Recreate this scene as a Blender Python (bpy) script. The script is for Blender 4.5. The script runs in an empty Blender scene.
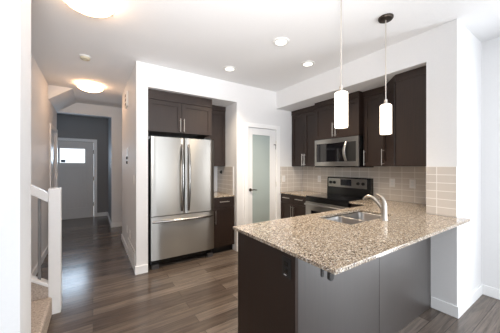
import bpy, bmesh, math
from mathutils import Vector, Matrix
PI = math.pi
C = bpy.context.scene.collection
SC = bpy.context.scene

# ------------------------------------------------------------------ camera
cd = bpy.data.cameras.new('camera'); cam = bpy.data.objects.new('camera', cd); C.objects.link(cam)
cd.sensor_width = 36.0; cd.lens = 237.0 / 500.0 * 36.0; cd.clip_start = 0.02
cam.location = (0, 0, 1.38)
cam.rotation_euler = (PI / 2, 0, -math.atan(157 / 237))
SC.camera = cam
# ------------------------------------------------------------------ world, light, exposure
SC.view_settings.view_transform = 'Standard'; SC.view_settings.look = 'None'
SC.view_settings.gamma = 1.0; SC.view_settings.use_curve_mapping = False
SC.view_settings.exposure = -0.02
w = bpy.data.worlds.new('daylight'); SC.world = w; w.use_nodes = True
w.node_tree.nodes['Background'].inputs[0].default_value = (0.86, 0.93, 1.0, 1)
w.node_tree.nodes['Background'].inputs[1].default_value = 1.6

def area(name, loc, rot, sx, sy, power, col):
    l = bpy.data.lights.new(name, 'AREA'); l.shape = 'RECTANGLE'; l.size = sx; l.size_y = sy
    l.energy = power; l.color = col
    o = bpy.data.objects.new(name, l); C.objects.link(o); o.location = loc; o.rotation_euler = rot
    return o
DAY = (0.90, 0.95, 1.0)
# daylight entering through the windows of the dining end
area('daylight_window', (-0.50, -3.10, 1.40), (PI / 2, 0, 0), 2.2, 1.9, 52, DAY)      # faces +Y
area('daylight_window', (1.80, -3.10, 1.40), (PI / 2, 0, 0), 1.6, 1.9, 72, DAY)
area('daylight_window', (3.46, -0.90, 1.06), (PI / 2, 0, PI / 2), 1.15, 1.98, 85, DAY)      # faces -X
area('daylight_window', (-0.45, 7.72, 1.67), (-PI / 2, 0, 0), 0.6, 0.35, 9, (0.62, 0.80, 1.0))       # front door glass, faces -Y
# added fill spot, no lamp of the room; brightens the ceiling ahead
kl = bpy.data.lights.new('ceiling_fill_spot', 'SPOT'); kl.energy = 385; kl.color = (1.0, .97, .95); kl.spot_size = math.radians(96); kl.spot_blend = 1.0; kl.shadow_soft_size = .25
ko = bpy.data.objects.new('ceiling_fill_spot', kl); C.objects.link(ko); ko.location = (-.1, -.2, 1.55)
ko.rotation_euler = Vector((.42, .86, .70)).to_track_quat('-Z', 'Y').to_euler()

# ------------------------------------------------------------------ materials
def mat(name, col, rough=0.5, metal=0.0, spec=0.5, emit=None, es=0.0, aniso=0.0):
    m = bpy.data.materials.new(name); m.use_nodes = True
    b = m.node_tree.nodes['Principled BSDF']
    b.inputs['Base Color'].default_value = (*col, 1); b.inputs['Roughness'].default_value = rough
    b.inputs['Metallic'].default_value = metal; b.inputs['Specular IOR Level'].default_value = spec
    if aniso: b.inputs['Anisotropic'].default_value = aniso
    if emit: b.inputs['Emission Color'].default_value = (*emit, 1); b.inputs['Emission Strength'].default_value = es
    return m
def nd(m, typ, **kw):
    n = m.node_tree.nodes.new(typ)
    for k, v in kw.items():
        if k in n.inputs: n.inputs[k].default_value = v
        else: setattr(n, k, v)
    return n
def ln(m, a, ao, b, bi): m.node_tree.links.new(a.outputs[ao], b.inputs[bi])
def bsdf(m): return m.node_tree.nodes['Principled BSDF']
def ramp(m, stops, interp='LINEAR'):
    r = nd(m, 'ShaderNodeValToRGB'); r.color_ramp.interpolation = interp
    el = r.color_ramp.elements
    while len(el) < len(stops): el.new(0.5)
    for e, (p, c) in zip(el, stops): e.position = p; e.color = (*c, 1)
    return r
def world_pos(m, scale=(1, 1, 1)):
    g = nd(m, 'ShaderNodeNewGeometry'); v = nd(m, 'ShaderNodeVectorMath', operation='MULTIPLY')
    ln(m, g, 'Position', v, 0); v.inputs[1].default_value = scale
    return v
def bump(m, src, out, strength, dist):
    b = nd(m, 'ShaderNodeBump', Strength=strength, Distance=dist)
    ln(m, src, out, b, 'Height'); ln(m, b, 'Normal', bsdf(m), 'Normal')

def paint(name, col, rough=0.6, tex=0.0, scale=60):
    m = mat(name, col, rough, spec=0.3)
    p = world_pos(m); n = nd(m, 'ShaderNodeTexNoise', Scale=scale, Detail=4.0)
    ln(m, p, 0, n, 'Vector')
    r = ramp(m, [(0.3, tuple(c * 0.985 for c in col)), (0.7, col)])
    ln(m, n, 'Fac', r, 'Fac'); ln(m, r, 'Color', bsdf(m), 'Base Color')
    if tex: bump(m, n, 'Fac', tex, 0.004)
    return m
M_WALL = paint('wall_paint', (0.80, 0.797, 0.80))
M_FOYER = paint('grey_foyer_paint', (0.28, 0.275, 0.275))
M_CEIL = paint('ceiling_paint', (0.86, 0.86, 0.865), 0.8, 0.35, 70)
M_TRIM = paint('white_trim_paint', (0.91, 0.91, 0.91), 0.35)
M_FDOOR = paint('shaded_front_door_paint', (0.74, 0.73, 0.72), 0.4)  # white door paint, greyed to hold the shade of the backlit foyer
M_DOOR = paint('white_door_paint', (0.84, 0.84, 0.84), 0.35)

def wood_stain(name, c1, c2, axis_scale, rough=0.36):
    m = mat(name, c1, rough, spec=0.5)
    p = world_pos(m, axis_scale); n = nd(m, 'ShaderNodeTexNoise', Scale=1.0, Detail=6.0, Roughness=0.65)
    ln(m, p, 0, n, 'Vector')
    r = ramp(m, [(0.3, c1), (0.72, c2)]); ln(m, n, 'Fac', r, 'Fac'); ln(m, r, 'Color', bsdf(m), 'Base Color')
    r2 = ramp(m, [(0.3, (rough - .05,) * 3), (0.7, (rough + .06,) * 3)])
    ln(m, n, 'Fac', r2, 'Fac'); ln(m, r2, 'Color', bsdf(m), 'Roughness')
    return m
M_ESP = wood_stain('espresso_wood', (0.0125, 0.0058, 0.0036), (0.030, 0.0145, 0.0088), (90, 90, 3), 0.48)
M_ESPGL = wood_stain('satin_espresso_panel', (0.012, 0.008, 0.0065), (0.040, 0.030, 0.026), (70, 70, 2), 0.42)
bsdf(M_ESPGL).inputs['Specular IOR Level'].default_value = 0.8
bsdf(M_ESPGL).inputs['Coat Weight'].default_value = 0.9; bsdf(M_ESPGL).inputs['Coat Roughness'].default_value = 0.34; bsdf(M_ESPGL).inputs['Coat IOR'].default_value = 1.55
M_ESPIN = mat('dark_toe_kick', (0.010, 0.008, 0.007), 0.6)

def floor_mat():
    m = mat('laminate_planks', (0.1, 0.08, 0.065), 0.3)
    p = world_pos(m)
    br = nd(m, 'ShaderNodeTexBrick', offset=0.37, squash=1.0)
    br.inputs['Color1'].default_value = (0, 0, 0, 1); br.inputs['Color2'].default_value = (1, 1, 1, 1)
    br.inputs['Mortar'].default_value = (0.5, 0.5, 0.5, 1)
    br.inputs['Scale'].default_value = 1.0; br.inputs['Mortar Size'].default_value = 0.0016
    br.inputs['Brick Width'].default_value = 1.25; br.inputs['Row Height'].default_value = 0.125
    ln(m, p, 0, br, 'Vector')
    rr = ramp(m, [(0.0, (0.084, 0.063, 0.051)), (0.5, (0.128, 0.100, 0.082)), (1.0, (0.182, 0.147, 0.124))])
    ln(m, br, 'Color', rr, 'Fac')
    p2 = world_pos(m, (2.2, 34, 1)); ng = nd(m, 'ShaderNodeTexNoise', Scale=1.0, Detail=7.0, Roughness=0.7, Distortion=0.6)
    ln(m, p2, 0, ng, 'Vector')
    rg = ramp(m, [(0.3, (0.50, 0.50, 0.50)), (0.52, (1.0, 1.0, 1.0)), (0.75, (1.55, 1.5, 1.45))])
    ln(m, ng, 'Fac', rg, 'Fac')
    mx = nd(m, 'ShaderNodeMix', data_type='RGBA', blend_type='MULTIPLY'); mx.inputs[0].default_value = 1.0
    ln(m, rr, 'Color', mx, 6); ln(m, rg, 'Color', mx, 7)
    mo = nd(m, 'ShaderNodeMix', data_type='RGBA', blend_type='MIX')
    ln(m, br, 'Fac', mo, 0); ln(m, mx, 2, mo, 6); mo.inputs[7].default_value = (0.025, 0.02, 0.017, 1)
    ln(m, mo, 2, bsdf(m), 'Base Color')
    rq = ramp(m, [(0.3, (0.16,) * 3), (0.7, (0.25,) * 3)]); ln(m, ng, 'Fac', rq, 'Fac'); ln(m, rq, 'Color', bsdf(m), 'Roughness')
    b = nd(m, 'ShaderNodeBump', Strength=0.12, Distance=0.003); ln(m, ng, 'Fac', b, 'Height'); ln(m, b, 'Normal', bsdf(m), 'Normal')
    return m
M_FLOOR = floor_mat()

def tile_mat(name, axis, col, grout):
    m = mat(name, col, 0.22)
    g = nd(m, 'ShaderNodeNewGeometry'); s = nd(m, 'ShaderNodeSeparateXYZ'); ln(m, g, 'Position', s, 0)
    cx = nd(m, 'ShaderNodeCombineXYZ'); ln(m, s, axis, cx, 0)
    ad = nd(m, 'ShaderNodeMath', operation='SUBTRACT'); ln(m, s, 2, ad, 0); ad.inputs[1].default_value = 0.914
    ln(m, ad, 0, cx, 1)
    br = nd(m, 'ShaderNodeTexBrick', offset=0.0)
    br.inputs['Color1'].default_value = (*col, 1); br.inputs['Color2'].default_value = (*(c * 0.93 for c in col), 1)
    br.inputs['Mortar'].default_value = (*grout, 1); br.inputs['Scale'].default_value = 1.0
    br.inputs['Mortar Size'].default_value = 0.0036; br.inputs['Mortar Smooth'].default_value = 0.15
    br.inputs['Brick Width'].default_value = 0.152; br.inputs['Row Height'].default_value = 0.0775
    ln(m, cx, 0, br, 'Vector'); ln(m, br, 'Color', bsdf(m), 'Base Color')
    iv = nd(m, 'ShaderNodeMath', operation='SUBTRACT'); iv.inputs[0].default_value = 1.0; ln(m, br, 'Fac', iv, 1)
    bump(m, iv, 0, 0.5, 0.002)
    return m
TC = (0.65, 0.59, 0.53); TG = (0.86, 0.82, 0.77)
M_TILEX = tile_mat('beige_subway_tile_side', 1, TC, TG)
M_TILEY = tile_mat('beige_subway_tile_front', 0, TC, TG)

def granite():
    m = mat('speckled_granite', (0.5, 0.44, 0.37), 0.13, spec=0.5)
    p = world_pos(m)
    v = nd(m, 'ShaderNodeTexVoronoi', Scale=175.0, Randomness=1.0); ln(m, p, 0, v, 'Vector')
    s = nd(m, 'ShaderNodeSeparateColor'); ln(m, v, 'Color', s, 0)
    r = ramp(m, [(0.0, (0.05, 0.04, 0.033)), (0.08, (0.16, 0.12, 0.095)), (0.18, (0.26, 0.20, 0.145)), (0.34, (0.37, 0.30, 0.225)),
                 (0.66, (0.45, 0.38, 0.30)), (0.86, (0.68, 0.64, 0.57))], 'CONSTANT')
    ln(m, s, 0, r, 'Fac')
    n = nd(m, 'ShaderNodeTexNoise', Scale=45.0, Detail=5.0, Roughness=0.7); ln(m, p, 0, n, 'Vector')
    r2 = ramp(m, [(0.32, (0.55, 0.52, 0.50)), (0.5, (1, 1, 1)), (0.68, (1.12, 1.1, 1.06))]); ln(m, n, 'Fac', r2, 'Fac')
    mx = nd(m, 'ShaderNodeMix', data_type='RGBA', blend_type='MULTIPLY'); mx.inputs[0].default_value = 1.0
    ln(m, r, 'Color', mx, 6); ln(m, r2, 'Color', mx, 7); ln(m, mx, 2, bsdf(m), 'Base Color')
    return m
M_GRAN = granite()

def steel(name, col, rough, scale):
    m = mat(name, col, rough, 1.0)
    p = world_pos(m, scale); n = nd(m, 'ShaderNodeTexNoise', Scale=1.0, Detail=4.0); ln(m, p, 0, n, 'Vector')
    r = ramp(m, [(0.3, (rough - .012,) * 3), (0.7, (rough + .015,) * 3)]); ln(m, n, 'Fac', r, 'Fac'); ln(m, r, 'Color', bsdf(m), 'Roughness')
    return m
M_STEEL = steel('brushed_stainless', (0.39, 0.375, 0.352), 0.33, (130, 130, 1.5))
tn = nd(M_STEEL, 'ShaderNodeTangent', direction_type='RADIAL', axis='Z'); ln(M_STEEL, tn, 0, bsdf(M_STEEL), 'Tangent')
bsdf(M_STEEL).inputs['Anisotropic'].default_value = 0.92; bsdf(M_STEEL).inputs['Anisotropic Rotation'].default_value = 0.25
M_HAND = mat('dark_stainless_handle', (0.36, 0.35, 0.34), 0.25, 1.0)
M_SPIN = mat('grey_metal_spindle', (0.22, 0.22, 0.22), 0.4, 0.3)
M_SINK = steel('sink_stainless', (0.30, 0.29, 0.28), 0.33, (40, 200, 40))
M_NICK = mat('brushed_nickel', (0.66, 0.62, 0.57), 0.28, 1.0)
M_FAUC = mat('satin_nickel_faucet', (0.50, 0.455, 0.40), 0.38, 1.0)
M_BRONZE = mat('oil_rubbed_bronze', (0.05, 0.038, 0.03), 0.4, 0.7)
M_BLACK = mat('black_enamel', (0.006, 0.006, 0.006), 0.2)
M_BGLASS = mat('black_glass', (0.006, 0.006, 0.008), 0.05)
M_BPLAS = mat('black_plastic', (0.012, 0.012, 0.012), 0.45)
M_DKGREY = mat('dark_grey_metal', (0.09, 0.085, 0.085), 0.45, 0.5)
M_DISP = mat('dark_blue_display', (0.010, 0.013, 0.022), 0.2)
M_PLAST = mat('white_plastic', (0.80, 0.80, 0.78), 0.4)
M_IVORY = mat('aged_ivory_plastic', (0.62, 0.56, 0.42), 0.5)
M_WPLATE = mat('pale_plate', (0.88, 0.85, 0.82), 0.4)
M_SHADE = mat('frosted_white_glass_lit', (0.9, 0.9, 0.88), 0.3, emit=(1.0, 0.82, 0.62), es=2.6)
M_BOWL = mat('frosted_bowl_lit', (0.9, 0.88, 0.84), 0.3, emit=(1.0, 0.60, 0.33), es=13.0)
M_LENS = mat('lit_downlight_lens', (0.9, 0.9, 0.88), 0.4, emit=(1.0, 0.93, 0.82), es=1.5)
M_BLUE = mat('navy_sticker', (0.05, 0.09, 0.16), 0.5)
def frosted():
    m = mat('frosted_green_glass', (0.40, 0.465, 0.455), 0.06, spec=0.6)
    return m
M_FROST = frosted()
def clear_glass():
    m = bpy.data.materials.new('window_glass'); m.use_nodes = True; nt = m.node_tree
    nt.nodes.remove(bsdf(m)); out = nt.nodes['Material Output']
    t = nt.nodes.new('ShaderNodeBsdfTransparent'); g = nt.nodes.new('ShaderNodeBsdfGlossy'); g.inputs['Roughness'].default_value = 0.02
    f = nt.nodes.new('ShaderNodeFresnel'); x = nt.nodes.new('ShaderNodeMixShader')
    nt.links.new(f.outputs[0], x.inputs[0]); nt.links.new(t.outputs[0], x.inputs[1]); nt.links.new(g.outputs[0], x.inputs[2])
    nt.links.new(x.outputs[0], out.inputs[0]); return m
M_GLASS = clear_glass()
def carpet():
    m = mat('beige_carpet', (0.45, 0.37, 0.31), 0.95, spec=0.1)
    p = world_pos(m); n = nd(m, 'ShaderNodeTexNoise', Scale=75.0, Detail=6.0, Roughness=0.8); ln(m, p, 0, n, 'Vector')
    r = ramp(m, [(0.35, (0.32, 0.265, 0.225)), (0.65, (0.70, 0.61, 0.54))]); ln(m, n, 'Fac', r, 'Fac'); ln(m, r, 'Color', bsdf(m), 'Base Color')
    bump(m, n, 'Fac', 0.9, 0.01); return m
M_CARPET = carpet()

# ------------------------------------------------------------------ mesh helpers
def frame_y(x0, y0):      # local (u, n, z): u = +X, n = out of a face looking at -Y
    return Matrix(((1, 0, 0, x0), (0, -1, 0, y0), (0, 0, 1, 0), (0, 0, 0, 1)))
def frame_x(x0, y0):      # u = -Y, n = out of a face looking at -X
    return Matrix(((0, -1, 0, x0), (-1, 0, 0, y0), (0, 0, 1, 0), (0, 0, 0, 1)))
def frame_px(x0, y0):     # u = +Y, n = +X
    return Matrix(((0, 1, 0, x0), (1, 0, 0, y0), (0, 0, 1, 0), (0, 0, 0, 1)))
class MB:
    def __init__(s, M=None): s.bm = bmesh.new(); s.M = M or Matrix()
    def v(s, p): return s.bm.verts.new(s.M @ Vector(p))
    def face(s, vs):
        try: s.bm.faces.new(vs)
        except ValueError: pass
    def box(s, a, b):
        (x0, y0, z0), (x1, y1, z1) = a, b
        q = [s.v(p) for p in ((x0, y0, z0), (x1, y0, z0), (x1, y1, z0), (x0, y1, z0), (x0, y0, z1), (x1, y0, z1), (x1, y1, z1), (x0, y1, z1))]
        for f in ((3, 2, 1, 0), (4, 5, 6, 7), (0, 1, 5, 4), (1, 2, 6, 5), (2, 3, 7, 6), (3, 0, 4, 7)): s.face([q[i] for i in f])
        return s
    def prism(s, pts, z0, z1):
        a = [s.v((x, y, z0)) for x, y in pts]; b = [s.v((x, y, z1)) for x, y in pts]; n = len(pts)
        s.face(a[::-1]); s.face(b)
        for i in range(n): s.face([a[i], a[(i + 1) % n], b[(i + 1) % n], b[i]])
        return s
    def rings(s, rings, cap0=True, cap1=True):
        R = [[s.v(p) for p in r] for r in rings]
        for a, b in zip(R, R[1:]):
            n = len(a)
            for i in range(n): s.face([a[i], a[(i + 1) % n], b[(i + 1) % n], b[i]])
        if cap0: s.face(R[0][::-1])
        if cap1: s.face(R[-1])
        return s
    def lathe(s, c, prof, n=32, axis='z', cap0=True, cap1=True):
        rs = []
        for r, h in prof:
            ring = []
            for i in range(n):
                a = 2 * PI * i / n; u, v_ = r * math.cos(a), r * math.sin(a)
                ring.append({'z': (c[0] + u, c[1] + v_, c[2] + h), 'y': (c[0] + u, c[1] + h, c[2] + v_), 'x': (c[0] + h, c[1] + u, c[2] + v_)}[axis])
            rs.append(ring)
        return s.rings(rs, cap0, cap1)
    def tube(s, pts, rad, n=12, flat=1.0):
        P = [Vector(p) for p in pts]; rs = []
        if not isinstance(rad, (list, tuple)): rad = [rad] * len(P)
        for i, p in enumerate(P):
            t = (P[min(i + 1, len(P) - 1)] - P[max(i - 1, 0)]).normalized()
            up = Vector((1, 0, 0)) if abs(t.x) < 0.9 else Vector((0, 0, 1))
            a = t.cross(up).normalized(); b = t.cross(a)
            rs.append([tuple(p + a * rad[i] * math.cos(2 * PI * k / n) + b * rad[i] * flat * math.sin(2 * PI * k / n)) for k in range(n)])
        return s.rings(rs)
    def build(s, name, m, parent=None, bevel=0.0, smooth=False, seg=2):
        bmesh.ops.recalc_face_normals(s.bm, faces=s.bm.faces)
        bb = [v.co for v in s.bm.verts]
        if parent is None:
            off = Vector(((min(c.x for c in bb) + max(c.x for c in bb)) / 2, (min(c.y for c in bb) + max(c.y for c in bb)) / 2, min(c.z for c in bb)))
        else:
            r = parent; off = Vector()
            while r: off += r.location; r = r.parent
        for v in s.bm.verts: v.co -= off
        me = bpy.data.meshes.new(name); s.bm.to_mesh(me); s.bm.free(); me.materials.append(m)
        o = bpy.data.objects.new(name, me); C.objects.link(o)
        if parent: o.parent = parent
        else: o.location = off
        if smooth:
            for p in me.polygons: p.use_smooth = True
            me.set_sharp_from_angle(angle=math.radians(40))
        if bevel:
            b = o.modifiers.new('edge', 'BEVEL'); b.width = bevel; b.segments = seg; b.limit_method = 'ANGLE'; b.angle_limit = math.radians(40)
        return o
def thing(name, label, cat, loc, group=None):
    o = bpy.data.objects.new(name, None); C.objects.link(o); o.location = loc; o.empty_display_size = 0.1
    o['label'] = label; o['category'] = cat
    if group: o['group'] = group
    return o
def tag(o, label, cat, group=None):
    o['label'] = label; o['category'] = cat
    if group: o['group'] = group
    return o
def struct(o): o['kind'] = 'structure'; return o
def sbox(name, m, *boxes, parent=None, bevel=0.0):
    b = MB()
    for q in boxes: b.box(*q)
    o = b.build(name, m, parent, bevel)
    return o if parent else struct(o)

# ================================================================== STRUCTURE
CZ = 2.73; XR = 3.52; XK = 3.45; YF = 3.324
XL = -3.3; YB = -3.2
floor = sbox('floor', M_FLOOR, ((XL - .1, YB - .1, -.1), (XR + .1, 7.95, 0)))
ceil = sbox('ceiling', M_CEIL, ((XL - .1, YB - .1, CZ), (XR + .1, 6.25, CZ + .1)))
sbox('ceiling_foyer', M_CEIL, ((-1.4, 6.3, CZ), (.5, 7.95, CZ + .1)))
# fridge / pantry wall with the alcove
wf = sbox('wall_back', M_WALL,
     ((.46, YF, 0), (.60, 5.1, CZ)),
     ((.60, YF, 2.424), (1.945, 4.03, CZ)),
     ((.60, 4.03, 0), (1.945, 4.13, CZ)),
     ((1.945, YF, 0), (2.154, 4.13, CZ)),
     ((2.154, YF, 2.045), (2.770, YF + .12, CZ)),
     ((2.770, YF, 0), (XR + .1, YF + .12, CZ)))
sbox('backsplash', M_TILEX, ((1.938, 3.45, .915), (1.9449, 4.029, 1.379)), parent=wf)
sbox('backsplash_edge', M_TRIM, ((1.937, 3.425, .915), (1.9449, 3.4495, 1.379)), parent=wf)
sbox('backsplash', M_TILEY, ((2.868, YF - .007, .915), (XK - .008, YF - .0001, 1.379)), parent=wf)
# range wall
wr = sbox('wall_range', M_WALL, ((XK, 1.0, 0), (XK + .17, YF, CZ)))
sbox('backsplash', M_TILEX, ((XK - .007, 1.01, .915), (XK - .0001, YF - .0075, 1.379)), parent=wr)
# dining wall on the right and back wall with windows
sbox('wall_right', M_WALL, ((XR, -0.3, 0), (XR + .1, 1.0, CZ)), ((XR, YB, 0), (XR + .1, -1.86, CZ)),
     ((XR, -1.86, 2.1), (XR + .1, -.3, CZ)))
sbox('wall_front', M_WALL, ((XL, YB - .1, 0), (XR, YB, .42)), ((XL, YB - .1, 2.38), (XR, YB, CZ)),
     ((XL, YB - .1, .42), (-1.65, YB, 2.38)), ((.65, YB - .1, .42), (.95, YB, 2.38)), ((2.65, YB - .1, .42), (XR, YB, 2.38)))
sbox('wall_left', M_WALL, ((XL - .1, YB, 0), (XL, 1.85, CZ)))
# windows behind the camera
def window(name, x0, x1, z0, z1, mull):
    b = MB()
    for a0, a1, c0, c1 in [(x0, x1, z0, z0 + .06), (x0, x1, z1 - .06, z1), (x0, x0 + .06, z0 + .06, z1 - .06), (x1 - .06, x1, z0 + .06, z1 - .06)] + [(q - .03, q + .03, z0 + .06, z1 - .06) for q in mull]:
        b.box((a0, YB - .07, c0), (a1, YB - .02, c1))
    f = struct(b.build(name, M_TRIM))
    MB().box((x0 + .06, YB - .05, z0 + .06), (x1 - .06, YB - .044, z1 - .06)).build('pane', M_GLASS, f)
window('window_1', -1.65, .65, .42, 2.38, [-.5])
window('window_2', .95, 2.65, .42, 2.38, [1.8])
b = MB()
for y0, y1, z0, z1 in ((-1.86, -.3, .0, .06), (-1.86, -.3, 2.03, 2.1), (-1.86, -1.79, .06, 2.03), (-.37, -.3, .06, 2.03), (-1.11, -1.05, .06, 2.03)):
    b.box((XR + .02, y0, z0), (XR + .08, y1, z1))
d3 = struct(b.build('door_4', M_TRIM)); MB().box((XR + .045, -1.79, .06), (XR + .052, -.37, 2.03)).build('pane', M_GLASS, d3)
# stub wall beside the peninsula, bulkhead and soffit over the range run
ws = sbox('wall_stub', M_WALL, ((2.772, .76, 0), (XR, 1.0, CZ)))
sbox('wall_bulkhead', M_WALL, ((2.772, 1.0, 2.424), (XK, YF, CZ)))
sbox('backsplash', M_TILEX, ((2.765, .765, .916), (2.7719, .999, 1.379)), parent=ws)
sbox('backsplash_edge', M_TRIM, ((2.764, .7601, .916), (2.7719, .7648, 1.379)), parent=ws)
# near wall end beside the stairs
sbox('wall_near', M_WALL, ((XL, 1.60, 0), (-.30, 1.85, CZ)))
sbox('wall_stair', M_WALL, ((XL, 2.95, 0), (-.735, 3.05, CZ)), ((XL - .1, 1.85, 0), (XL, 3.05, CZ)))
# hall
sbox('wall_hall', M_WALL, ((-.735, 2.95, 0), (-.615, 5.32, CZ)), ((-.735, 5.32, 2.05), (-.615, 6.10, CZ)), ((-.735, 6.10, 0), (-.615, 6.2, CZ)))
sbox('wall_hall_end', M_WALL, ((-1.4, 6.2, 2.5), (.35, 6.3, CZ)), ((.35, 6.2, 0), (1.6, 6.3, CZ)), ((-1.4, 6.2, 0), (-.735, 6.3, 2.5)))
sbox('wall_foyer', M_FOYER, ((.35, 6.3, 0), (.45, 7.77, CZ)), ((-1.4, 6.3, 0), (-1.3, 7.77, CZ)),
     ((-1.4, 7.77, 0), (-1.02, 7.9, CZ)), ((.02, 7.77, 0), (.45, 7.9, CZ)), ((-1.02, 7.77, 2.045), (.02, 7.9, CZ)))
sbox('wall_closet', M_WALL, ((.60, 5.0, 0), (1.6, 5.1, CZ)), ((1.6, 5.0, 0), (1.7, 6.3, CZ)))
# sloped underside of the upper stair flight at the end of the hall
b = MB(); pr = [(-.29, CZ - .001), (-.615, 2.493), (-.615, CZ - .001)]
b.rings([[(x, 5.1, z) for x, z in pr], [(x, 6.199, z) for x, z in pr]])
struct(b.build('ceiling_slope', M_WALL))

# baseboards
BH = .105; BT = .014
sbox('baseboard_back', M_TRIM, ((.446, YF - BT, 0), (.599, YF, BH)), ((1.946, YF - BT, 0), (2.086, YF, BH)), bevel=.003)
sbox('baseboard_hall', M_TRIM, ((.446, YF, 0), (.46, 3.385, BH)), ((.446, 4.115, 0), (.46, 5.1, BH)), bevel=.003)
sbox('baseboard_left', M_TRIM, ((-.615, 2.96, 0), (-.601, 5.245, BH)), bevel=.003)
sbox('baseboard_foyer', M_TRIM, ((.336, 6.186, 0), (1.6, 6.2, BH)), ((.336, 6.2, 0), (.35, 7.756, BH)), ((.095, 7.756, 0), (.35, 7.77, BH)), bevel=.003)
sbox('baseboard_stub', M_TRIM, ((2.758, .746, 0), (2.772, .9595, BH)), ((2.772, .746, 0), (XR - BT, .76, BH)), bevel=.003)
sbox('baseboard_right', M_TRIM, ((XR - BT, -.29, 0), (XR, .76, BH)), bevel=.003)

# front door -------------------------------------------------------
FX0, FX1, FY = -1.015, .015, 7.79
b = MB()
b.box((FX0, FY, .0), (FX1, FY + .045, .28)); b.box((FX0, FY, 1.36), (FX1, FY + .045, 1.475)); b.box((FX0, FY, 1.855), (FX1, FY + .045, 2.04))
b.box((FX0, FY, .28), (FX0 + .16, FY + .045, 1.36)); b.box((FX1 - .16, FY, .28), (FX1, FY + .045, 1.36))
b.box((FX0, FY, 1.475), (FX0 + .16, FY + .045, 1.855)); b.box((FX1 - .195, FY, 1.475), (FX1, FY + .045, 1.855))
b.box((-.765, FY, 1.475), (-.715, FY + .045, 1.855))
for k in range(8):                                   # vertical boards of the lower panel
    x0 = FX0 + .16 + k * .08875
    b.box((x0 + .003, FY + .012, .28), (x0 + .0857, FY + .045, 1.36))
b.box((FX0 + .16, FY + .02, .28), (FX1 - .16, FY + .04, 1.36))
b.box((FX0 + .05, FY - .012, 1.36), (FX1 - .05, FY, 1.385))
d1 = struct(b.build('door_1', M_FDOOR, bevel=.003))
MB().box((FX0 + .16, FY + .02, 1.475), (FX1 - .195, FY + .026, 1.855)).build('window_pane', M_GLASS, d1)
MB().box((-.69, FY + .015, 1.49), (-.60, FY + .0195, 1.555)).build('sticker', M_BLUE, d1)
for z in (.35, 1.05, 1.78):
    MB().box((.006, FY - .012, z - .05), (.0195, FY, z + .05)).build('hinge', M_BRONZE, d1)
sbox('trim_1', M_TRIM, ((.02, 7.752, 0), (.094, 7.77, 2.12)), ((-1.02, 7.752, 2.045), (.02, 7.77, 2.12)), ((-1.094, 7.752, 0), (-1.02, 7.77, 2.12)))
# closet door in the hall left wall ---------------------------------
b = MB(); b.box((-.675, 5.325, .005), (-.64, 6.095, 2.04))
for z0, z1 in ((.2, .95), (1.08, 1.9)):
    b.box((-.64, 5.45, z0), (-.634, 5.97, z1))
struct(b.build('door_2', M_DOOR, bevel=.004))
sbox('trim_2', M_TRIM, ((-.615, 5.25, 0), (-.598, 5.32, 2.12)), ((-.615, 5.32, 2.05), (-.598, 6.1, 2.12)), ((-.615, 6.1, 0), (-.598, 6.175, 2.12)))
# pantry door --------------------------------------------------------
PX0, PX1 = 2.157, 2.767; PY = YF + .012
b = MB()
b.box((PX0, PY, .008), (PX0 + .105, PY + .035, 2.04)); b.box((PX1 - .125, PY, .008), (PX1, PY + .035, 2.04))
b.box((PX0 + .105, PY, .008), (PX1 - .125, PY + .035, .26)); b.box((PX0 + .105, PY, 1.926), (PX1 - .125, PY + .035, 2.04))
d2 = struct(b.build('door_3', M_DOOR, bevel=.003))
MB().box((PX0 + .1055, PY + .013, .2605), (PX1 - .1255, PY + .021, 1.9255)).build('frosted_pane', M_FROST, d2)
for z in (.3, 1.06, 1.79):
    MB().lathe((PX1 - .002, YF - .006, z - .045), [(.006, 0), (.006, .09)], 12).build('hinge', M_NICK, d2, smooth=True)
b = MB(); b.lathe((2.215, PY, .985), [(.027, 0), (.027, -.008), (.012, -.010), (.010, -.045)], 20, 'y')
b.tube([(2.215, PY - .042, .985), (2.26, PY - .045, .988), (2.325, PY - .043, .980)], [.010, .009, .007], 10)
b.build('lever_handle', M_BRONZE, d2, smooth=True)
b = MB(); b.box((PX1 - .055, YF - .008, 1.765), (PX1 - .002, YF - .002, 1.778)); b.box((PX1 - .014, YF - .008, 1.69), (PX1 - .008, YF - .003, 1.765))
b.build('door_stop', M_DKGREY, d2)
CYT = YF - .018
sbox('trim_3', M_TRIM, ((2.087, CYT, 0), (2.154, YF, 2.115)), ((2.770, CYT, 0), (2.850, YF, 2.115)), ((2.154, CYT, 2.045), (2.770, YF, 2.115)), bevel=.002)

# ================================================================== CABINETS
def shaker(F, u0, u1, z0, z1, name, parent, fw=.058):
    b = MB(F); T = .02
    b.box((u0, 0, z0), (u0 + fw, T, z1)); b.box((u1 - fw, 0, z0), (u1, T, z1))
    b.box((u0 + fw, 0, z0), (u1 - fw, T, z0 + fw)); b.box((u0 + fw, 0, z1 - fw), (u1 - fw, T, z1))
    b.box((u0 + fw, 0, z0 + fw), (u1 - fw, T - .010, z1 - fw))
    return b.build(name, M_ESP, parent)
def slab(F, u0, u1, z0, z1, name, parent):
    return MB(F).box((u0, 0, z0), (u1, .02, z1)).build(name, M_ESP, parent, bevel=.0015)
def pull(F, u, z, L, parent, vertical=True, off=.02):
    b = MB(F); r = .0058; n0 = off; n1 = off + .032
    if vertical:
        b.tube([(u, n1, z - L / 2), (u, n1, z + L / 2)], r, 10)
        for q in (-1, 1): b.tube([(u, n0, z + q * (L / 2 - .022)), (u, n1, z + q * (L / 2 - .022))], .0045, 8)
    else:
        b.tube([(u - L / 2, n1, z), (u + L / 2, n1, z)], r, 10)
        for q in (-1, 1): b.tube([(u + q * (L / 2 - .022), n0, z), (u + q * (L / 2 - .022), n1, z)], .0045, 8)
    return b.build('handle', M_NICK, parent, smooth=True)
CT = .891      # top of base cabinets

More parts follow.
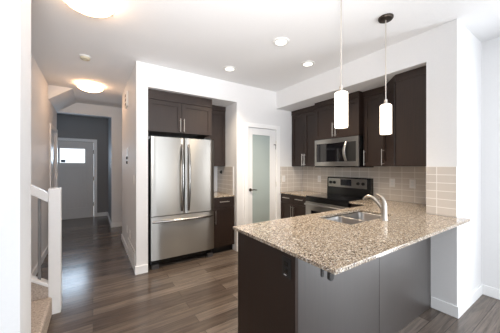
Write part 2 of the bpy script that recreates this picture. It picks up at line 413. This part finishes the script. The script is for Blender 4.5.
# over-fridge cabinet: face at Y 3.42, doors in front
t = thing('wall_cabinet', 'dark two-door cabinet in the alcove directly above the refrigerator', 'cabinet', (1.07, 3.42, 1.86))
MB().box((.604, 3.421, 1.86), (1.54, 4.028, 2.422)).build('carcass', M_ESP, t)
F = frame_y(0, 3.421)
for u0, u1, hu in ((.608, 1.068, 1.045), (1.072, 1.536, 1.097)):
    d = shaker(F, u0, u1, 1.864, 2.292, 'door', t); pull(F, hu, 1.970, .19, d)
MB(F).box((.604, .0, 2.296), (1.54, .026, 2.422)).build('crown', M_ESP, t)
# alcove upper
t = thing('wall_cabinet', 'dark narrow upper cabinet in the alcove right of the refrigerator, set back', 'cabinet', (1.75, 3.72, 1.385))
MB().box((1.548, 3.721, 1.385), (1.936, 4.028, 2.422)).build('carcass', M_ESP, t)
F = frame_y(0, 3.721); shaker(F, 1.551, 1.933, 1.387, 2.335, 'door', t)
MB(F).box((1.548, 0, 2.339), (1.936, .026, 2.422)).build('crown', M_ESP, t)
# alcove base
t = thing('base_cabinet', 'dark narrow base cabinet with one drawer, right of the refrigerator', 'cabinet', (1.75, 3.41, 0))
MB().box((1.562, 3.411, .10), (1.940, 4.028, CT)).build('carcass', M_ESP, t)
MB().box((1.562, 3.47, 0), (1.940, 4.02, .10)).build('toe_kick', M_ESPIN, t)
F = frame_y(0, 3.411)
d = slab(F, 1.566, 1.937, .735, .882, 'drawer', t); pull(F, 1.745, .82, .17, d, False)
d = shaker(F, 1.566, 1.937, .108, .728, 'door', t); pull(F, 1.592, .585, .21, d)
o = MB().box((1.555, 3.375, .892), (1.9365, 4.028, .914)).build('countertop', M_GRAN, bevel=.003)
tag(o, 'short beige granite countertop in the alcove beside the refrigerator', 'countertop')

# range wall uppers: u = -Y
def upper(label, y1, y0, xf, z0, doors, crown=True):
    t = thing('wall_cabinet', label, 'cabinet', (xf + .15, (y0 + y1) / 2, z0))
    MB().box((xf + .02, y0, z0), (XK - .0075, y1, 2.422)).build('carcass', M_ESP, t)
    F = frame_x(xf + .02, 0)
    for ya, yb, hy, hz in doors:
        d = shaker(F, -yb, -ya, z0 + .003, 2.338, 'door', t)
        pull(F, -hy, hz, .21, d)
    MB(F).box((-y1, 0, 2.342), (-y0, .026, 2.422)).build('crown', M_ESP, t)
    return t
upper('dark two-door upper cabinet left of the microwave, against the pantry wall', 3.314, 2.678, 3.145, 1.382,
      [(2.998, 3.311, 3.022, 1.50), (2.681, 2.994, 2.970, 1.50)])
upper('dark two-door upper cabinet directly above the microwave', 2.672, 1.892, 3.055, 1.812,
      [(2.284, 2.669, 2.308, 1.94), (1.895, 2.280, 2.256, 1.94)])
upper('dark narrow single-door upper cabinet just right of the microwave', 1.886, 1.600, 3.145, 1.382,
      [(1.603, 1.883, 1.858, 1.50)])
t = thing('corner_cabinet', 'dark angled corner upper cabinet at the right end of the range wall', 'cabinet', (3.2, 1.3, 1.382))
pts = [(XK - .0075, 1.003), (XK - .0075, 1.597), (3.15, 1.597), (2.88, 1.327), (2.88, 1.003)]
MB().prism(pts, 1.382, 2.342).build('carcass', M_ESP, t)
ptc = [(XK - .0075, 1.003), (XK - .0075, 1.597), (3.144, 1.597), (2.862, 1.333), (2.862, 1.003)]
MB().prism(ptc, 2.342, 2.422).build('crown', M_ESP, t)
r2 = math.sqrt(.5)
F = Matrix(((-r2, -r2, 0, 3.15), (-r2, r2, 0, 1.597), (0, 0, 1, 0), (0, 0, 0, 1)))   # u runs along the diagonal, n out of it
d = shaker(F, .022, .372, 1.386, 2.335, 'door', t); pull(F, .05, 1.50, .21, d)
MB().box((2.868, 1.003, 1.382), (2.8799, 1.327, 2.3415)).build('end_panel', M_ESP, t)

# base cabinet left of the range
t = thing('base_cabinet', 'dark base cabinet with two drawers and two doors, left of the range', 'cabinet', (3.15, 3.0, 0))
MB().box((2.896, 2.678, .10), (XK - .001, 3.315, CT)).build('carcass', M_ESP, t)
MB().box((2.95, 2.678, 0), (XK - .001, 3.315, .10)).build('toe_kick', M_ESPIN, t)
F = frame_x(2.896, 0)
for ya, yb, hy in ((2.998, 3.312, 3.022), (2.681, 2.994, 2.970)):
    d = slab(F, -yb, -ya, .735, .882, 'drawer', t); pull(F, -(ya + yb) / 2, .825, .17, d, False)
    d = shaker(F, -yb, -ya, .108, .728, 'door', t); pull(F, -hy, .59, .21, d)
o = MB().box((2.856, 2.674, .892), (XK - .0075, 3.303, .914)).build('countertop', M_GRAN, bevel=.003)
tag(o, 'beige granite countertop between the range and the pantry door', 'countertop')

# peninsula
t = thing('peninsula_cabinet', 'long dark peninsula cabinet under the granite breakfast counter', 'cabinet', (1.85, 1.28, 0))
MB().box((.962, .98, .0), (1.68, 1.57, CT)).box((1.68, .98, 0), (2.46, 1.57, .66)).box((2.46, 1.003, 0), (2.80, 1.57, CT)).build('carcass', M_ESP, t)
MB().box((.94, .962, 0), (.9615, 1.59, CT)).build('end_panel', M_ESP, t, bevel=.0015)
MB().box((.962, .962, 0), (1.819, .9795, CT)).build('back_panel', M_ESPGL, t, bevel=.0015)
MB().box((1.823, .962, 0), (2.771, .9795, CT)).build('back_panel', M_ESPGL, t, bevel=.0015)
t2 = thing('base_cabinet', 'dark corner base cabinet right of the range, mostly behind the peninsula', 'cabinet', (3.15, 1.45, 0))
MB().box((2.88, 1.003, 0), (XK - .001, 1.888, CT)).build('carcass', M_ESP, t2)
F = frame_x(2.88, 0); slab(F, -1.886, -1.64, .735, .882, 'drawer', t2)
shaker(F, -1.886, -1.64, .108, .728, 'door', t2)

# granite counter with the sink cut-out
def slab_cells(xs, ys, filled, z0, z1):
    b = MB(); vs = {}
    def V(i, j, k):
        if (i, j, k) not in vs: vs[(i, j, k)] = b.v((xs[i], ys[j], (z0, z1)[k]))
        return vs[(i, j, k)]
    nx, ny = len(xs) - 1, len(ys) - 1
    def on(i, j): return 0 <= i < nx and 0 <= j < ny and filled((xs[i] + xs[i + 1]) / 2, (ys[j] + ys[j + 1]) / 2)
    for i in range(nx):
        for j in range(ny):
            if not on(i, j): continue
            b.face([V(i, j, 1), V(i + 1, j, 1), V(i + 1, j + 1, 1), V(i, j + 1, 1)])
            b.face([V(i, j, 0), V(i, j + 1, 0), V(i + 1, j + 1, 0), V(i + 1, j, 0)])
            if not on(i - 1, j): b.face([V(i, j, 0), V(i, j, 1), V(i, j + 1, 1), V(i, j + 1, 0)])
            if not on(i + 1, j): b.face([V(i + 1, j, 0), V(i + 1, j + 1, 0), V(i + 1, j + 1, 1), V(i + 1, j, 1)])
            if not on(i, j - 1): b.face([V(i, j, 0), V(i + 1, j, 0), V(i + 1, j, 1), V(i, j, 1)])
            if not on(i, j + 1): b.face([V(i, j + 1, 0), V(i, j + 1, 1), V(i + 1, j + 1, 1), V(i + 1, j + 1, 0)])
    return b
SX0, SX1, SY0, SY1 = 1.72, 2.42, 1.135, 1.485
XS = [.905, SX0, SX1, 2.763, 2.80, 2.84, XK - .0075]; YS = [.675, .745, 1.003, SY0, SY1, 1.61, 1.897]
def fill(x, y):
    if SX0 < x < SX1 and SY0 < y < SY1: return False
    if x < 2.763: return y < 1.61
    if x < 2.80 and y < .745: return True
    if y < 1.003: return False
    if y < 1.61: return True
    return x > 2.84
o = slab_cells(XS, YS, fill, .892, .914).build('countertop', M_GRAN, bevel=.003)
tag(o, 'large beige speckled granite peninsula countertop around the sink', 'countertop')

# sink
def rrect(x0, x1, y0, y1, r, z, n=5):
    out = []
    for cx, cy, a0 in ((x1 - r, y1 - r, 0), (x0 + r, y1 - r, PI / 2), (x0 + r, y0 + r, PI), (x1 - r, y0 + r, 1.5 * PI)):
        for k in range(n + 1):
            a = a0 + k * PI / 2 / n; out.append((cx + r * math.cos(a), cy + r * math.sin(a), z))
    return out
t = thing('sink', 'stainless steel double-bowl undermount sink set in the peninsula counter', 'sink', (2.07, 1.31, .68))
def bowl(x0, x1):
    b = MB(); y0, y1 = SY0 + .003, SY1 - .003
    R = [rrect(x0, x1, y0, y1, .05, .8905), rrect(x0 + .004, x1 - .004, y0 + .004, y1 - .004, .05, .885),
         rrect(x0 + .012, x1 - .012, y0 + .012, y1 - .012, .05, .74), rrect(x0 + .03, x1 - .03, y0 + .03, y1 - .03, .045, .715), rrect(x0 + .07, x1 - .07, y0 + .07, y1 - .07, .04, .708)]
    b.rings(R, False, True)
    o = b.build('bowl', M_SINK, t, smooth=True)
    s = o.modifiers.new('sheet', 'SOLIDIFY'); s.thickness = .002; s.offset = 1
    cx, cy = (x0 + x1) / 2, (y0 + y1) / 2
    MB().lathe((cx, cy, .709), [(.042, 0), (.042, .003), (.03, .0035), (.028, .001)], 24).build('drain', M_NICK, o, smooth=True)
bowl(SX0 + .004, 2.040); bowl(2.056, SX1 - .004)
MB().box((2.0385, SY0 + .004, .868), (2.0575, SY1 - .004, .880)).build('divider', M_SINK, t, bevel=.004)

# faucet
fx, fy = 2.10, 1.068
t = thing('faucet', 'satin nickel single-lever kitchen faucet standing behind the sink', 'faucet', (fx, fy, .9145))
MB().lathe((fx, fy, .9145), [(.030, 0), (.030, .006), (.026, .012), (.0245, .09), (.0235, .125), (.021, .135)], 24).build('body', M_FAUC, t, smooth=True)
def bez(p, n=14):
    P = [Vector(q) for q in p]; out = []
    for i in range(n + 1):
        s = i / n; out.append(tuple(P[0] * (1 - s) ** 3 + P[1] * 3 * s * (1 - s) ** 2 + P[2] * 3 * s * s * (1 - s) + P[3] * s ** 3))
    return out
sp = bez([(fx, fy + .015, 1.015), (fx - .005, fy + .065, 1.085), (fx - .01, fy + .13, 1.150), (fx - .012, fy + .175, 1.075)])
MB().tube(sp, [.019 - .005 * i / 14 for i in range(15)], 14).build('spout', M_FAUC, t, smooth=True)
lv = bez([(fx, fy, 1.046), (fx, fy, 1.095), (fx, fy + .022, 1.122), (fx, fy + .066, 1.130)])
MB().tube(lv, [.0222 - .0145 * i / 14 for i in range(15)], 16, .9).build('lever', M_FAUC, t, smooth=True)

# ================================================================== APPLIANCES
# refrigerator
t = thing('refrigerator', 'stainless french-door refrigerator with bottom freezer in the alcove', 'refrigerator', (1.094, 3.7, 0))
FXL, FXR, FM = .640, 1.548, 1.097
MB().box((.646, 3.405, .055), (1.542, 4.01, 1.765)).build('body', M_DKGREY, t, bevel=.004)
MB().box((.66, 3.40, .05), (1.53, 3.43, .125)).build('kick_grille', M_BLACK, t)
def curved_front(x0, x1, z0, z1, name):
    n = 12; F_, B_ = [], []
    for i in range(n + 1):
        x = x0 + (x1 - x0) * i / n; s = (x - FXL) / (FXR - FXL) * 2 - 1
        e = min(i, n - i) / n; F_.append((x, 3.328 + .0 * s * s + (.010 if e == 0 else 0)))
    b = MB(); b.prism(F_ + [(x1, 3.40), (x0, 3.40)], z0, z1)
    return b.build(name, M_STEEL, t, smooth=True)
def bow(p0, p1, out, base, rad, parent, n=16, flat=1.0):
    b = MB(); P0, P1 = Vector(p0), Vector(p1); pts = []
    for i in range(n + 1):
        s = i / n; q = P0.lerp(P1, s); q.y = base - out * min(1, math.sin(PI * s) * 1.0 + .15 * (0 < i < n)); pts.append(tuple(q))
    b.tube(pts, rad, 12, flat); return b.build('handle', M_HAND, parent, smooth=True)
dl = curved_front(FXL, FM - .003, .712, 1.782, 'door'); dr = curved_front(FM + .003, FXR, .712, 1.782, 'door')
dz = curved_front(FXL, FXR, .125, .702, 'freezer_drawer')
bow((1.050, 3.33, .755), (1.050, 3.33, 1.69), .055, 3.332, .017, dl)
bow((1.146, 3.33, .755), (1.146, 3.33, 1.69), .055, 3.332, .017, dr)
bow((.66, 3.33, .635), (1.528, 3.33, .635), .050, 3.345, .018, dz)
for x in (.70, 1.49): MB().box((x - .045, 3.345, 0), (x + .045, 3.40, .055)).build('foot', M_DKGREY, t, bevel=.006)
MB().box((1.40, 3.36, 1.7825), (1.50, 3.44, 1.81)).build('hinge_cover', M_BLACK, t, bevel=.004)

# range
RY0, RY1 = 1.903, 2.667; RYC = (RY0 + RY1) / 2
t = thing('range', 'stainless and black electric range between the dark base cabinets', 'stove', (3.13, RYC, 0))
MB().box((2.86, RY0, .0), (3.44, RY1, .898)).build('body', M_BLACK, t)
MB().box((2.838, RY0, .899), (3.375, RY1, .917)).build('cooktop', M_BGLASS, t, bevel=.004)
b = MB(); pr = [(3.352, .918), (3.440, .918), (3.440, 1.205), (3.372, 1.205), (3.366, 1.19)]
b.rings([[(x, RY0, z) for x, z in pr], [(x, RY1, z) for x, z in pr]])
bg = b.build('backguard', M_BLACK, t, bevel=.004)
F = frame_x(3.366, 0)
MB(F).box((-RY1 + .03, .0, 1.045), (-RY0 - .055, .012, 1.187)).build('fascia', M_STEEL, bg, bevel=.003)
for y in (2.590, 2.515, 2.090, 2.010):
    k = MB().lathe((3.354, y, 1.118), [(.024, 0), (.023, -.016), (.018, -.024)], 20, 'x').build('knob', M_BPLAS, bg, smooth=True)
MB(F).box((-2.40, .012, 1.075), (-2.205, .0135, 1.175)).build('display', M_DISP, bg)
od = MB().box((2.825, RY0 + .006, .19), (2.859, RY1 - .006, .83)).build('oven_door', M_STEEL, t, bevel=.004)
MB().box((2.822, RY0 + .12, .30), (2.8249, RY1 - .12, .70)).build('oven_window', M_BGLASS, od)
b = MB(); b.tube([(2.775, RY0 + .04, .795), (2.775, RY1 - .04, .795)], .016, 12)
for y in (RY0 + .09, RY1 - .09): b.tube([(2.825, y, .795), (2.775, y, .795)], .010, 10)
b.build('handle', M_STEEL, od, smooth=True)
MB().box((2.83, RY0 + .004, .836), (2.859, RY1 - .004, .896)).build('front_rail', M_BLACK, t, bevel=.003)
MB().box((2.828, RY0 + .006, .03), (2.859, RY1 - .006, .182)).build('storage_drawer', M_STEEL, t, bevel=.004)

# microwave
MX = 3.045
t = thing('microwave', 'stainless over-the-range microwave with black door window', 'microwave', (3.25, RYC, 1.37))
MB().box((MX + .032, 1.893, 1.384), (XK - .0076, 2.671, 1.808)).build('body', M_BLACK, t)
MB().box((MX + .012, 1.895, 1.366), (XK - .02, 2.669, 1.3835)).build('vent_base', M_BLACK, t)
F = frame_x(MX + .031, 0)
def fbox(u0, u1, z0, z1, n0, n1): return ((-u1, n0, z0), (-u0, n1, z1))
b = MB(F)
for q in (fbox(1.896, 2.668, 1.738, 1.806, 0, .03), fbox(1.896, 2.668, 1.386, 1.452, 0, .03), fbox(2.632, 2.668, 1.452, 1.738, 0, .03), fbox(1.896, 1.935, 1.452, 1.738, 0, .03)): b.box(*q)
d = b.build('door', M_STEEL, t, bevel=.003)
MB(F).box(*fbox(2.11, 2.632, 1.4525, 1.7375, 0, .024)).build('door_window', M_BGLASS, d)
MB(F).box(*fbox(1.9355, 2.1095, 1.4525, 1.7375, 0, .026)).build('control_panel', M_BPLAS, t)
pts = []
for i in range(17):
    s = i / 16; pts.append((-2.090, .03 + .05 * math.sin(PI * s), 1.462 + .268 * s))
MB(F).tube(pts, .013, 12, 1.6).build('handle', M_STEEL, d, smooth=True)

# ================================================================== LIGHTS IN THE ROOM
def pendant(x, y, label):
    t = thing('pendant_lamp', label, 'pendant lamp', (x, y, CZ - .001), 'pendant lamps over the peninsula')
    MB().lathe((x, y, CZ - .001), [(.062, 0), (.062, -.012), (.055, -.022), (.012, -.026)], 28).build('canopy', M_BRONZE, t, smooth=True)
    MB().lathe((x, y, 0), [(.0048, 1.955), (.0048, CZ - .024)], 10).build('rod', M_NICK, t, smooth=True)
    MB().lathe((x, y, 0), [(.014, 1.985), (.014, 1.955), (.035, 1.945), (.035, 1.937)], 20).build('cap', M_NICK, t, smooth=True)
    MB().lathe((x, y, 0), [(.043, 1.937), (.048, 1.931), (.048, 1.677), (.044, 1.672)], 32).build('shade', M_SHADE, t, smooth=True)
pendant(1.56, 1.11, 'left pendant lamp with lit white cylinder shade, nearer the counter end')
pendant(2.21, 1.11, 'right pendant lamp with lit white cylinder shade and visible bronze ceiling canopy')
def downlight(x, y, label):
    t = thing('recessed_light', label, 'ceiling light', (x, y, CZ - .001), 'recessed ceiling lights')
    MB().lathe((x, y, CZ - .001), [(.088, 0), (.086, -.008), (.064, -.012), (.060, -.004)], 32).build('trim_ring', M_PLAST, t, smooth=True)
    MB().lathe((x, y, CZ - .006), [(.0595, 0), (.0595, -.004), (.03, -.008)], 28).build('lens', M_LENS, t, smooth=True)
    l = bpy.data.lights.new('downlight_beam', 'SPOT'); l.energy = 98; l.color = (1.0, .82, .61); l.spot_size = math.radians(120); l.spot_blend = .8; l.shadow_soft_size = .05
    o = bpy.data.objects.new('downlight_beam', l); C.objects.link(o); o.location = (x, y, CZ - .03)
downlight(1.693, 1.949, 'round white recessed ceiling light nearest the camera, left of the pendants')
downlight(1.568, 2.878, 'round white recessed ceiling light in front of the refrigerator alcove')
downlight(2.349, 2.170, 'round white recessed ceiling light close to the bulkhead')
def flush(x, y, label):
    t = thing('flush_ceiling_light', label, 'ceiling light', (x, y, CZ - .001), 'frosted bowl ceiling lights in the hall')
    MB().lathe((x, y, CZ - .001), [(.11, 0), (.11, -.018), (.02, -.024), (.014, -.106), (.003, -.107)], 32).build('pan', M_PLAST, t, smooth=True)
    MB().lathe((x, y, CZ), [(.175, -.048), (.178, -.053), (.165, -.068), (.13, -.088), (.085, -.102), (.04, -.109), (.005, -.111)], 36).build('bowl', M_BOWL, t, smooth=True)
    for a in (.4, 2.5, 4.6):
        cx, cy = x + .178 * math.cos(a), y + .178 * math.sin(a)
        MB().lathe((cx, cy, CZ - .066), [(.004, 0), (.010, .004), (.010, .02), (.004, .024)], 12).build('clip', M_NICK, t, smooth=True)
flush(-.03, 2.27, 'frosted glass bowl ceiling light nearest the camera, cut by the frame top')
flush(-.035, 4.72, 'frosted glass bowl ceiling light farther down the hall towards the front door')
t = thing('smoke_detector', 'small round ivory smoke detector on the hall ceiling', 'smoke detector', (-.08, 3.54, CZ - .001))
MB().lathe((-.08, 3.54, CZ - .001), [(.062, 0), (.062, -.012), (.054, -.016)], 28).build('base', M_PLAST, t, smooth=True)
MB().lathe((-.08, 3.54, CZ - .017), [(.054, 0), (.050, -.018), (.036, -.026), (.034, -.020), (.012, -.020), (.01, -.026)], 28).build('cover', M_IVORY, t, smooth=True)

# ================================================================== STAIRS
t = thing('staircase', 'beige carpeted stairs rising left behind the white wall end', 'stairs', (-.6, 2.35, 0))
b = MB(); R_, T_ = .178, .26
b2 = []
for k in range(4):
    x1 = -.315 - k * T_
    o = MB().box((-1.4, 1.852, k * R_), (x1, 2.852, (k + 1) * R_ - .001)).build('step', M_CARPET, t, bevel=.022, seg=4)
# carpeted curb following the stair slope
b = MB(); pr = [(-.345, 0), (-.345, .262), (-.735, .262 + .39 * .684), (-.735, 0)]
b.rings([[(x, 2.854, z) for x, z in pr], [(x, 2.93, z) for x, z in pr]]); t = thing('stair_railing', 'white stair railing with square newel post beside the carpeted steps', 'railing', (-.3, 2.9, 0))
o = b.build('curb', M_CARPET, t, bevel=.008); o['label'] = 'carpeted curb under the white bottom rail'
b = MB(); b.box((-.345, 2.855, 0), (-.255, 2.945, 1.175)); b.build('newel_post', M_TRIM, t, bevel=.004)
def sloped(x0, z0, h, y0, y1, L, name, m):
    b = MB(); s = .684; pr = [(x0, z0), (x0, z0 + h), (x0 - L, z0 + h + s * L), (x0 - L, z0 + s * L)]
    b.rings([[(x, y0, z) for x, z in pr], [(x, y1, z) for x, z in pr]]); return b.build(name, m, t, bevel=.003)
sloped(-.3455, 1.045, .085, 2.862, 2.938, .386, 'handrail', M_TRIM)
sloped(-.3455, .264, .030, 2.852, 2.940, .386, 'bottom_rail', M_TRIM)
for x in (-.412, -.535, -.660):
    z0 = .264 + .030 + (-.3455 - x) * .684; z1 = 1.045 + (-.3455 - x) * .684
    MB().box((x - .011, 2.889, z0 - .004), (x + .011, 2.911, z1 + .004)).build('spindle', M_SPIN, t)

# ================================================================== SMALL WALL ITEMS
def plate(name, label, cat, F, u, z, w, h, m, group=None, kind='outlet', ins=M_PLAST):
    t = thing(name, label, cat, F @ Vector((u, 0, z - h / 2)), group)
    MB(F).box((u - w / 2, .0005, z - h / 2), (u + w / 2, .0065, z + h / 2)).build('plate', m, t, bevel=.002)
    if kind == 'outlet':
        for q in (-1, 1): MB(F).box((u - .017, .0065, z + q * .02 - .013), (u + .017, .009, z + q * .02 + .013)).build('socket', ins, t, bevel=.003)
    else:
        MB(F).box((u - .016, .0065, z - .033), (u + .016, .0105, z + .033)).build('rocker', ins, t, bevel=.002)
    return t
FXW = frame_x(XK - .0072, 0); FPY = frame_y(0, YF - .0072); FH = frame_x(.4599, 0)
plate('wall_outlet', 'pale outlet on the range backsplash, left one of the pair right of the range', 'outlet', FXW, -1.642, 1.155, .072, .115, M_WPLATE, 'backsplash outlets')
plate('wall_outlet', 'pale outlet on the range backsplash, right one of the pair near the corner', 'outlet', FXW, -1.392, 1.155, .072, .115, M_WPLATE, 'backsplash outlets')
plate('wall_outlet', 'pale outlet on the range backsplash left of the range', 'outlet', FXW, -2.905, 1.155, .072, .115, M_WPLATE, 'backsplash outlets')
plate('wall_switch', 'pale switch plate on the tiles beside the pantry door', 'switch', FPY, 2.945, 1.155, .072, .115, M_WPLATE, None, 'switch')
plate('wall_outlet', 'white outlet low on the hall wall, just above the vent grille', 'outlet', FH, -3.92, .375, .072, .115, M_PLAST, 'low hall outlets')
plate('wall_outlet', 'white outlet low on the hall wall, just beyond the vent grille', 'outlet', FH, -4.27, .375, .072, .115, M_PLAST, 'low hall outlets')
plate('wall_switch', 'pale light switch on the hall wall edge near the refrigerator', 'switch', FH, -3.52, 1.205, .072, .115, M_WPLATE, None, 'switch')
plate('wall_switch', 'white light switch on the foyer wall right of the front door', 'switch', frame_x(.3499, 0), -6.42, 1.40, .075, .12, M_PLAST, None, 'switch')
FE = frame_x(.9399, 0)
t = plate('black_outlet', 'black power outlet on the dark end panel of the peninsula', 'outlet', FE, -1.03, .795, .072, .115, M_BPLAS, None, 'outlet', M_BLACK)
MB(FE).box((-1.048, .0065, .747), (-1.028, .0075, .752)).build('marking', M_PLAST, t)
# door chime with three dark holes
t = thing('door_chime', 'white door chime box high on the hall wall with three dark slots', 'door chime', (.45, 4.27, 2.34))
MB(FH).box((-4.40, .0005, 2.335), (-4.17, .022, 2.565)).build('housing', M_PLAST, t, bevel=.004)
for z in (2.525, 2.455, 2.385): MB(FH).box((-4.375, .0221, z - .019), (-4.265, .024, z + .019)).build('hole', M_BPLAS, t)
# control plate with two dark buttons
t = thing('wall_control', 'white control plate on the hall wall with two dark round buttons', 'wall control', (.455, 4.18, 1.39))
MB(FH).box((-4.235, .0005, 1.40), (-4.125, .008, 1.68)).build('plate', M_PLAST, t, bevel=.002)
for z in (1.515, 1.445): MB(FH).lathe((-4.18, .0082, z), [(.026, 0), (.024, .014), (.016, .018)], 18, 'y').build('button', M_BPLAS, t, smooth=True)
MB(FH).box((-4.19, .008, 1.57), (-4.17, .010, 1.66)).build('slot', M_DKGREY, t)
# return air grille
t = thing('floor_vent', 'white return air vent grille at the foot of the hall wall', 'vent', (.455, 3.75, 0))
b = MB(FH); b.box((-4.11, .0005, .004), (-3.39, .012, .03)); b.box((-4.11, .0005, .245), (-3.39, .012, .275))
b.box((-4.11, .0005, .03), (-4.085, .012, .245)); b.box((-3.415, .0005, .03), (-3.39, .012, .245)); b.build('frame', M_PLAST, t, bevel=.002)
MB(FH).box((-4.085, .0005, .03), (-3.415, .002, .245)).build('backing', M_WPLATE, t)
for k in range(9):
    z = .040 + k * .0233; MB(FH).box((-4.0845, .0022, z), (-3.4155, .009, z + .013)).build('slat', M_PLAST, t)
# plug on the alcove tiles
t = thing('wall_plug', 'small black plug on the tiled alcove wall beside the refrigerator', 'plug', (1.93, 3.86, 1.25))
FA = frame_x(1.9378, 0)
MB(FA).box((-3.885, .0005, 1.25), (-3.835, .010, 1.31)).build('body', M_BPLAS, t, bevel=.004)
MB(FA).lathe((-3.86, .010, 1.28), [(.016, 0), (.013, .022), (.008, .026)], 14, 'y').build('prong_cap', M_BLACK, t, smooth=True)
# bracket below the counter overhang
t = thing('counter_bracket', 'black metal bracket with two tabs under the counter overhang corner', 'bracket', (.95, .77, .891))
MB().box((.925, .70, .886), (1.02, .82, .8915)).build('mounting_plate', M_BLACK, t)
def tab(x0, x1, y, n):
    pr = [(x0, .8855), (x0, .846), (x0 + (x1 - x0) * .25, .838), (x0 + (x1 - x0) * .75, .838), (x1, .846), (x1, .8855)]
    b = MB(); b.rings([[(x, y, z) for x, z in pr], [(x, y + n, z) for x, z in pr]]); b.build('tab', M_BLACK, t)
tab(.932, .946, .770, .010); tab(.930, .958, .722, .016)
